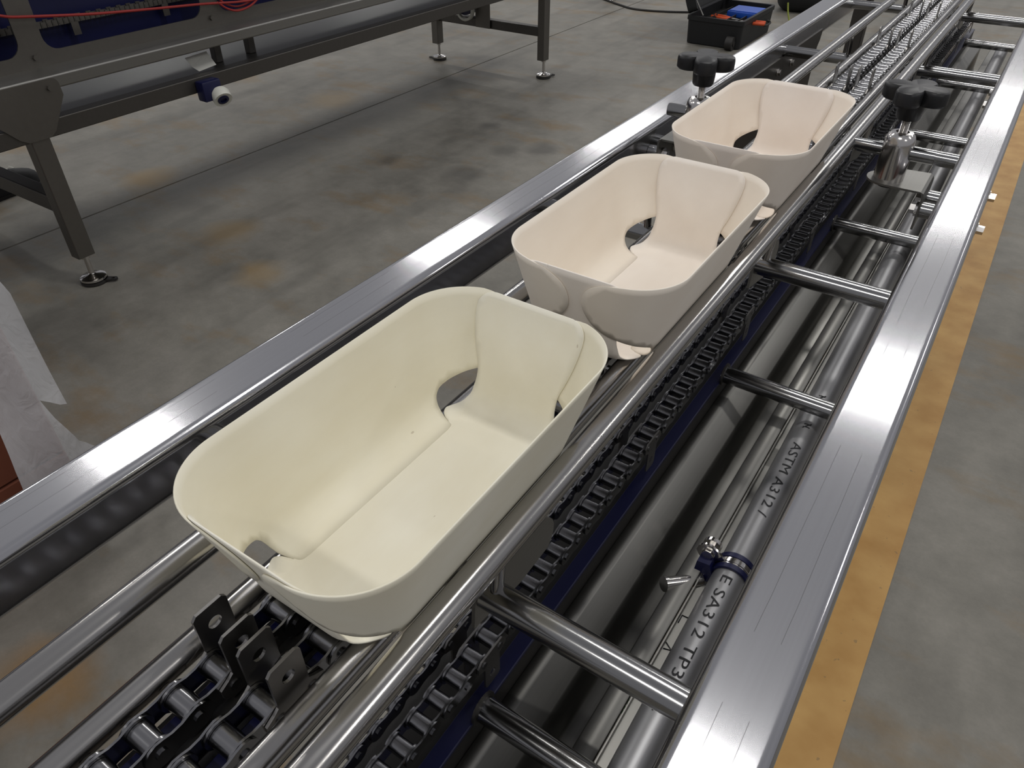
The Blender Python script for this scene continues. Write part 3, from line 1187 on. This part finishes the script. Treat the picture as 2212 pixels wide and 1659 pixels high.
# its own chain, seen through the windows: too small to pick apart
bm = bmesh.new()
y = 1.0
while y < 2.9:
    for xx in (-2.745, -2.725):
        add_box(bm, (xx - 0.002, y, EYE - 0.562), (xx + 0.002, y + 0.017, EYE - 0.545 + 0.004 * ((int(y / 0.019)) % 2)))
    add_cyl(bm, (-2.746, y + 0.008, EYE - 0.554), (-2.722, y + 0.008, EYE - 0.554), 0.006, seg=8)
    y += 0.019
ch = obj('drive_chain', bm, M['machine'], mc, smooth=False)
ch['kind'] = 'stuff'
bm = bmesh.new()
for yy in (1.40, 1.75, 2.10):
    bm = bmesh.new()
    add_box(bm, (-2.722, yy, EYE - 0.60), (-2.719, yy + 0.026, EYE - 0.56))
    obj('chain_tab', bm, M['machine'], mc, smooth=False)

# gusset plate and legs
bm = bmesh.new()
gp = [(0.93, EYE - 0.66), (0.945, EYE - 0.650), (1.150, EYE - 0.650)] + circ(1.163, EYE - 0.672, 0.022, 5, PI / 2, 0)[0:] + \
     [(1.186, EYE - 0.705), (1.125, EYE - 0.800), (1.105, EYE - 0.815), (1.035, EYE - 0.815), (1.01, EYE - 0.800), (0.93, EYE - 0.71)]
add_prism(bm, gp, lambda a, b, t: (t, a, b), MX + 0.0005, MX + 0.005)
obj('gusset_plate', bm, M['machine'], mc, smooth=False)
bm = bmesh.new()
add_cyl(bm, (MX + 0.005, 1.150, EYE - 0.676), (MX + 0.014, 1.150, EYE - 0.676), 0.008, seg=6)
obj('gusset_bolt', bm, M['machine'], mc, smooth=False)


def machine_leg(x1, yc, top, lug):
    bm = bmesh.new()
    add_prism(bm, rrect(x1 - 0.05, yc - 0.03, x1, yc + 0.03, 0.004, 3), lambda a, b, t: (a, b, t), 0.105, top)
    lg = obj('leg', bm, M['machine'], mc)
    fx, fy = x1 - 0.018, yc
    bm = bmesh.new()
    add_lathe(bm, [(0, 0.012), (0.040, 0.012), (0.044, 0.016), (0.0435, 0.023), (0.034, 0.028), (0.014, 0.032), (0.0095, 0.036), (0.0085, 0.092),
                   (0.014, 0.094), (0.014, 0.104), (0, 0.104)], (fx, fy, 0), seg=32)
    obj('levelling_foot', bm, M['shiny'], lg)
    bm = bmesh.new()
    add_lathe(bm, [(0, 0.0), (0.043, 0.0), (0.046, 0.004), (0.045, 0.012), (0, 0.012)], (fx, fy, 0), seg=28)
    obj('rubber_pad', bm, M['hub'], lg)
    if lug:
        bm = bmesh.new()
        o_ = [(0.035, -0.014), (0.066, -0.011)] + circ(0.070, 0, 0.0115, 8, -PI / 2, PI / 2) + [(0.066, 0.011), (0.035, 0.014)]
        ca, sa = math.cos(lug), math.sin(lug)
        add_prism_hole(bm, o_, [circ(0.066, 0, 0.006, 12)], lambda a, b, t: (fx + a * ca - b * sa, fy + a * sa + b * ca, t), 0.006, 0.012)
        obj('bolt_lug', bm, M['hub'], lg, smooth=False)
    return lg


machine_leg(MX, 1.070, EYE - 0.70, math.radians(38))
machine_leg(MX, 4.115, EYE - 0.645, math.radians(60))
machine_leg(-3.31, 4.090, EYE - 0.70, math.radians(190))
machine_leg(-3.31, 1.070, EYE - 0.70, 0)
tube_x('cross_brace', 1.045, 1.095, EYE - 1.063, EYE - 1.006, -3.32, -2.545, M['machine_dark'], mc)
tube_x('cross_brace', 4.085, 4.135, EYE - 1.088, EYE - 1.036, -3.32, -2.545, M['machine_dark'], mc)
bm = bmesh.new()
add_box(bm, (-3.005, 4.070, EYE - 1.085), (-2.895, 4.080, EYE - 0.82), 0.002, 1)
obj('motor_plate', bm, M['machine'], mc)
bm = bmesh.new()
add_cyl(bm, (-3.075, 4.05, EYE - 0.96), (-3.075, 4.16, EYE - 0.96), 0.062, seg=28)
add_box(bm, (-3.10, 4.08, EYE - 0.92), (-2.99, 4.2, EYE - 0.83), 0.01, 2)
obj('blue_motor', bm, M['blue'], mc)
bm = bmesh.new()
add_lathe(bm, [(0.052, -0.012), (0.066, -0.012), (0.066, 0.012), (0.052, 0.012), (0.052, -0.012)], (-3.06, 4.04, EYE - 0.985), (0, 1, 0), 32)
obj('pulley_ring', bm, M['white'], mc)
for yy, xx in ((1.872, -2.62), (2.035, -2.62)):
    bm = bmesh.new()
    add_box(bm, (xx - 0.03, yy - 0.016, EYE - 0.773), (xx, yy + 0.016, EYE - 0.684), 0.002, 1)
    obj('spacer_post', bm, M['machine_dark'], mc)
# tag and sensor at its lower beam
bm = bmesh.new()
A_ = [(-2.57, 1.690, EYE - 0.712), (-2.57, 1.785, EYE - 0.708), (-2.535, 1.790, EYE - 0.752), (-2.540, 1.715, EYE - 0.760), (-2.552, 1.697, EYE - 0.742)]
vs = [bm.verts.new(p) for p in A_]
bm.faces.new(vs)
card = obj('paper_tag', bm, M['paper'], mc, smooth=False)
solidify(card, 0.0008)
bm = bmesh.new()
add_box(bm, (-2.5, 1.655, EYE - 0.845), (-2.455, 1.735, EYE - 0.775), 0.006, 2)
sw = obj('blue_connector', bm, M['blue'], mc)
d_ = Vector((0.78, -0.22, -0.58)).normalized()
bm = bmesh.new()
add_lathe(bm, [(0, 0.020), (0.017, 0.020), (0.021, 0.024), (0.034, 0.026), (0.036, 0.0), (0.030, -0.012), (0, -0.012)], Vector((-2.455, 1.72, EYE - 0.83)), d_, 28)
obj('white_collar', bm, M['white'], sw)
bm = bmesh.new()
add_lathe(bm, [(0, 0.021), (0.012, 0.021), (0.0125, 0.027), (0.019, 0.0275), (0.021, 0.0265), (0.021, 0.021)], Vector((-2.455, 1.72, EYE - 0.83)) + d_ * 0.0005, d_, 24)
obj('blue_insert', bm, M['blue'], sw)

cable = thing('red_pull_cable', 'red pull cable strung along the window panel of the machine', 'cable')
bm = bmesh.new()
pts = [(-2.600, 1.07, EYE - 0.41), (-2.600, 1.105, EYE - 0.462), (-2.6, 1.15, EYE - 0.486), (-2.6, 1.225, EYE - 0.499), (-2.6, 1.42, EYE - 0.524),
       (-2.6, 1.60, EYE - 0.541), (-2.6, 1.83, EYE - 0.560), (-2.6, 2.1, EYE - 0.583), (-2.6, 2.5, EYE - 0.56), (-2.6, 3.2, EYE - 0.53)]
add_path(bm, smooth_poly(pts, False, 5), 0.0042, 10)
obj('cable_run', bm, M['red'], cable)
bm = bmesh.new()
pts = [(-2.6, 1.905, EYE - 0.565), (-2.6, 1.94, EYE - 0.592), (-2.6, 1.99, EYE - 0.607), (-2.6, 2.05, EYE - 0.600), (-2.6, 2.09, EYE - 0.582)]
add_path(bm, smooth_poly(pts, False, 5), 0.0040, 10)
add_path(bm, smooth_poly([(-2.61, p[1] + .01, p[2] + .012) for p in pts], False, 5), 0.0036, 10)
obj('cable_loop', bm, M['red'], cable)
bm = bmesh.new()
add_path(bm, smooth_poly([(-2.612, 1.06, EYE - 0.44), (-2.60, 1.083, EYE - 0.42), (-2.59, 1.10, EYE - 0.452), (-2.60, 1.083, EYE - 0.478), (-2.612, 1.06, EYE - 0.46)], False, 5), 0.0035, 8)
obj('wire_eye', bm, M['shiny'], cable)

# dark shoe on the floor behind the machine's near leg
sh = thing('work_shoe', 'dark work shoe on the floor behind the near machine leg', 'shoe', (-3.56, 1.40, 0), math.radians(98))
bm = bmesh.new()
# built along +x heel to toe
rings = []
sec = [(-0.30, 0.02, 0.03, 0.10), (-0.28, 0.036, 0.045, 0.11), (-0.20, 0.042, 0.05, 0.115), (-0.12, 0.044, 0.05, 0.10), (-0.05, 0.050, 0.045, 0.085),
       (0.0, 0.052, 0.04, 0.07), (0.03, 0.042, 0.035, 0.058), (0.05, 0.022, 0.03, 0.042)]
for x, wy, _, h in sec:
    rings.append([bm.verts.new((x, wy * math.cos(t) * 1.0, 0.012 + max(0, math.sin(t)) * h)) for t in [PI * k / 10 for k in range(11)]])
for R_, S_ in zip(rings, rings[1:]):
    for i in range(10):
        bm.faces.new((R_[i], R_[i + 1], S_[i + 1], S_[i]))
    bm.faces.new((R_[0], S_[0], S_[-1], R_[-1]))
bm.faces.new(rings[0])
bm.faces.new(rings[-1][::-1])
obj('upper', bm, M['black'], sh)
bm = bmesh.new()
add_prism(bm, [(s[0], s[1] + 0.004) for s in sec] + [(s[0], -s[1] - 0.004) for s in reversed(sec)], lambda a, b, t: (a, b, t), 0.0, 0.014)
obj('sole', bm, M['hub'], sh, smooth=False)
bm = bmesh.new()
for k in range(3):
    xx = -0.04 - 0.03 * k
    add_path(bm, [(xx, -0.018, 0.099 + .004 * k), (xx - 0.01, 0, 0.106 + .004 * k), (xx, 0.018, 0.099 + .004 * k)], 0.002, 6)
obj('laces', bm, M['white'], sh)

# ------------------------------------------------------------------ open tool case and what lies in it
tcx0, tcx1, tcy0, tcy1, tch = -2.13, -1.725, 5.42, 6.10, 0.185
tc = thing('tool_case', 'open black wheeled tool case on the floor', 'tool case', (tcx0, tcy0, 0))
W_, L_ = tcx1 - tcx0, tcy1 - tcy0
bm = bmesh.new()
outer = rrect(0, 0, W_, L_, 0.03, 4)
inner = rrect(0.014, 0.014, W_ - 0.014, L_ - 0.014, 0.02, 4)
n_ = len(outer)
rows_ = [[bm.verts.new((a * 0.97 + W_ * 0.015, b * 0.97 + L_ * 0.015, 0.006)) for a, b in outer], [bm.verts.new((a, b, tch - 0.03)) for a, b in outer],
         [bm.verts.new((a + (a - W_ / 2) * 0.03, b + (b - L_ / 2) * 0.02, tch - 0.028)) for a, b in outer],
         [bm.verts.new((a + (a - W_ / 2) * 0.03, b + (b - L_ / 2) * 0.02, tch)) for a, b in outer],
         [bm.verts.new((a, b, tch)) for a, b in inner], [bm.verts.new((a, b, 0.03)) for a, b in inner]]
for R_, S_ in zip(rows_, rows_[1:]):
    for i in range(n_):
        bm.faces.new((R_[i], R_[(i + 1) % n_], S_[(i + 1) % n_], S_[i]))
bm.faces.new(rows_[0][::-1])
bm.faces.new(rows_[-1])
obj('case_body', bm, M['black'], tc, angle=50)
bm = bmesh.new()
lo = rrect(0, 0, 0.40, L_, 0.03, 4)
ang = math.radians(112)


def lidmap(a, b, t):
    # a: from the hinge outwards, t: thickness inwards
    return (-0.006 - 0 + a * math.cos(ang) + t * math.sin(ang), b, tch + 0.004 + a * math.sin(ang) - t * math.cos(ang))


rr = [[bm.verts.new(lidmap(a, b, 0.0)) for a, b in rrect(0.02, 0.02, 0.38, L_ - 0.02, 0.03, 4)], [bm.verts.new(lidmap(a, b, 0.01)) for a, b in lo],
      [bm.verts.new(lidmap(a, b, 0.08)) for a, b in lo], [bm.verts.new(lidmap(a, b, 0.08)) for a, b in rrect(0.014, 0.014, 0.386, L_ - 0.014, 0.02, 4)],
      [bm.verts.new(lidmap(a, b, 0.02)) for a, b in rrect(0.014, 0.014, 0.386, L_ - 0.014, 0.02, 4)]]
for R_, S_ in zip(rr, rr[1:]):
    for i in range(n_):
        bm.faces.new((R_[i], R_[(i + 1) % n_], S_[(i + 1) % n_], S_[i]))
bm.faces.new(rr[0][::-1])
bm.faces.new(rr[-1])
obj('case_lid', bm, M['black'], tc, angle=50)
bm = bmesh.new()
add_path(bm, [(0.10, 0.035, tch + 0.002), (-0.015, 0.035, tch + 0.17)], 0.005, 10)
obj('lid_strut', bm, M['sheet'], tc)
bm = bmesh.new()
add_cyl(bm, (W_ - 0.085, -0.022, 0.045), (W_ - 0.035, -0.022, 0.045), 0.045, seg=28)
add_cyl(bm, (W_ - 0.035, -0.022, 0.045), (W_ - 0.030, -0.022, 0.045), 0.018, seg=18)
obj('wheel', bm, M['hub'], tc, angle=40)
bm = bmesh.new()
add_path(bm, smooth_poly([(W_ + 0.004, 0.42, 0.10), (W_ + 0.03, 0.43, 0.09), (W_ + 0.03, 0.54, 0.09), (W_ + 0.004, 0.55, 0.10)], False, 4), 0.008, 8)
obj('side_handle', bm, M['hub'], tc)
# inner tool tray (part of the case)
bm = bmesh.new()
add_box(bm, (0.018, 0.018, 0.118), (W_ - 0.018, L_ - 0.018, 0.124))
for xx in (0.10, 0.22, 0.30):
    add_box(bm, (xx, 0.018, 0.124), (xx + 0.004, L_ - 0.018, 0.15))
obj('tool_tray', bm, M['hub'], tc, smooth=False)


def pliers(x, y, z, rz, mat, label, cat='pliers'):
    t = thing('pliers', label, cat, (x, y, z), rz)
    for s in (-1, 1):
        bm = bmesh.new()
        add_path(bm, smooth_poly([(0.0, 0.004 * s, 0.010), (0.03, 0.018 * s, 0.011), (0.09, 0.028 * s, 0.012), (0.15, 0.024 * s, 0.012)], False, 4), 0.011, 10)
        obj('handle', bm, mat, t)
    bm = bmesh.new()
    add_prism(bm, [(0.005, -0.014), (0.008, 0.014), (-0.02, 0.015), (-0.062, 0.004), (-0.062, -0.004), (-0.02, -0.015)], lambda a, b, q: (a, b, q), 0.004, 0.018)
    obj('jaw', bm, M['sheet'], t, smooth=False)
    return t


ZT = 0.1245
pliers(-1.905, 5.70, ZT, math.radians(170), M['orange'], 'orange handled pliers lying across the middle of the open black case')
pliers(-1.800, 5.66, ZT, math.radians(12), M['orange'], 'orange handled pliers lying at the right rim of the open black case')


def screwdriver(x, y, z, rz, mat, label):
    t = thing('screwdriver', label, 'screwdriver', (x, y, z), rz)
    bm = bmesh.new()
    add_lathe(bm, [(0, 0), (0.012, 0.002), (0.017, 0.02), (0.015, 0.05), (0.017, 0.09), (0.010, 0.11), (0, 0.112)], (0, 0, 0.0175), (1, 0, 0), 16)
    obj('handle', bm, mat, t)
    bm = bmesh.new()
    add_cyl(bm, (0.11, 0, 0.0175), (0.21, 0, 0.0175), 0.004, seg=10)
    obj('shaft', bm, M['shiny'], t)


screwdriver(-1.775, 5.52, ZT, math.radians(175), M['redtool'], 'red handled screwdriver at the near end of the open black case')
bx = thing('socket_box', 'bright blue flat box in the back of the open black case', 'box', (-1.87, 5.90, ZT + 0.002))
bm = bmesh.new()
add_box(bm, (-0.11, -0.10, 0), (0.12, 0.12, 0.040), 0.006, 2)
obj('box_body', bm, M['bluetool'], bx)
bm = bmesh.new()
add_box(bm, (-0.10, -0.09, 0.040), (0.11, 0.11, 0.046), 0.003, 1)
obj('box_lid', bm, M['bluetool'], bx)
for k, (x, y) in enumerate(((-2.00, 5.62), (-1.985, 5.56))):
    t = thing('socket', ('bright steel socket beside the orange pliers, the farther of two' if k == 0 else 'bright steel socket beside the orange pliers, the nearer of two'),
              'socket', (x, y, ZT), 0)
    bm = bmesh.new()
    add_lathe(bm, [(0, 0), (0.011, 0), (0.012, 0.01), (0.011, 0.03), (0.007, 0.03), (0.007, 0.018), (0, 0.018)], (0, 0, 0.0), seg=18)
    obj('socket_body', bm, M['shiny'], t)

# black bag behind the case
bag = thing('equipment_bag', 'black soft bag on the floor at the top behind the left beam', 'bag', (-1.77, 7.10, 0), math.radians(12))
bm = bmesh.new()
r_ = bmesh.ops.create_icosphere(bm, subdivisions=4, radius=1.0)
for v in bm.verts:
    x, y, z = v.co
    f = lambda q, p: math.copysign(abs(q) ** p, q)
    v.co = Vector((f(x, 0.6) * 0.22, f(y, 0.6) * 0.30, max(0.0, 0.16 + f(z, 0.7) * 0.18)))
    v.co += Vector((math.sin(13 * v.co.y) * 0.008, math.sin(17 * v.co.x) * 0.008, math.sin(15 * (v.co.x + v.co.y)) * 0.008 * (v.co.z > 0.05)))
obj('bag_body', bm, M['black'], bag)
bm = bmesh.new()
for s in (-1, 1):
    add_path(bm, smooth_poly([(0.08 * s, -0.12, 0.33), (0.09 * s, -0.08, 0.42), (0.09 * s, 0.08, 0.42), (0.08 * s, 0.12, 0.33)], False, 5), 0.010, 8)
obj('bag_handle', bm, M['hub'], bag)
cd = thing('yellow_cord', 'small heap of yellow green cord beside the open tool case', 'cord', (-1.60, 6.28, 0))
bm = bmesh.new()
cp = [(math.cos(k * 1.9) * (0.05 + 0.02 * math.sin(k)), math.sin(k * 1.7) * 0.06, 0.008 + 0.006 * (k % 4)) for k in range(16)]
add_path(bm, smooth_poly(cp, False, 4), 0.006, 8)
obj('cord_coil', bm, M['yellowwire'], cd)
bm = bmesh.new()
add_path(bm, smooth_poly([(-0.03, 0.0, 0.02), (-0.07, 0.02, 0.10), (-0.09, 0.03, 0.17)], False, 4), 0.006, 8)
obj('cord_end', bm, M['yellowwire'], cd)
ck = thing('floor_cable', 'thin black cable lying on the concrete left of the tool case', 'cable')
bm = bmesh.new()
add_path(bm, smooth_poly([(-3.9, 6.75, 0.008), (-3.4, 6.48, 0.008), (-3.10, 6.30, 0.008), (-2.90, 6.22, 0.008), (-2.60, 6.30, 0.008), (-2.25, 6.52, 0.008)], False, 6), 0.008, 8)
obj('cable_run', bm, M['hub'], ck)
# another machine foot at the top edge
ft = thing('far_levelling_foot', 'chrome levelling foot on the concrete at the top edge', 'foot', (-3.288, 6.47, 0))
bm = bmesh.new()
add_lathe(bm, [(0, 0), (0.050, 0), (0.052, 0.008), (0.046, 0.022), (0.015, 0.032), (0.0095, 0.036), (0.0095, 0.12), (0, 0.12)], (0, 0, 0), seg=28)
obj('foot_plate', bm, M['shiny'], ft)
bm = bmesh.new()
add_prism(bm, rrect(-0.03, -0.03, 0.03, 0.03, 0.004, 3), lambda a, b, t: (a, b, t), 0.12, 0.7)
obj('leg_tube', bm, M['machine_dark'], ft)

# ------------------------------------------------------------------ cartons and packing film at the left edge
for z0, z1, lab in ((0.0, 0.228, 'red brown carton standing on the floor, lower of the two stacked'), (0.231, 0.69, 'red brown carton on top of the other one, half hidden by film')):
    c_ = thing('carton', lab, 'carton', (-1.79, 0.0, z0))
    bm = bmesh.new()
    add_box(bm, (-0.30, -0.35, 0), (0.33, 0.425, z1 - z0), 0.004, 1)
    obj('carton_body', bm, M['carton'], c_)
    bm = bmesh.new()
    add_box(bm, (-0.03, -0.351, z1 - z0 - 0.0005), (0.03, 0.426, z1 - z0 + 0.0008))
    obj('tape_strip', bm, M['hub'], c_, smooth=False)
fl = thing('packing_film', 'translucent white packing film hanging over the cartons', 'film', (-1.44, 0, 0))


def film_map(y, z):
    w_ = 0.008 * math.sin(y * 60 + z * 6) + 0.005 * math.sin(y * 140 - z * 9) + 0.012 * math.sin(z * 7)
    return Vector((0.022 + w_, y, z))


fo = [(-0.15, 0.76), (0.15, 0.765), (0.34, 0.755), (0.412, 0.735), (0.425, 0.67), (0.426, 0.50), (0.4275, 0.421), (0.412, 0.435), (0.384, 0.465), (0.393, 0.415), (0.412, 0.345),
      (0.438, 0.305), (0.459, 0.287), (0.487, 0.24), (0.52, 0.14), (0.53, 0.02), (0.42, 0.012), (0.30, 0.03), (0.275, 0.14), (0.280, 0.26), (0.290, 0.36), (0.305, 0.455), (0.29, 0.56), (0.15, 0.66), (-0.15, 0.68)]
o = obj('film_drape', sheet([Vector((p[0] * 1.07, max(0.006, EYE - (EYE - p[1]) * 1.07))) for p in fo if p[1] > 0.07] , film_map, 0.022), M['film'], fl, angle=80)
bm = bmesh.new()
add_box(bm, (-0.60, -0.30, 0.6945), (0.018, 0.38, 0.6965))
obj('film_top', bm, M['film'], fl, smooth=False)
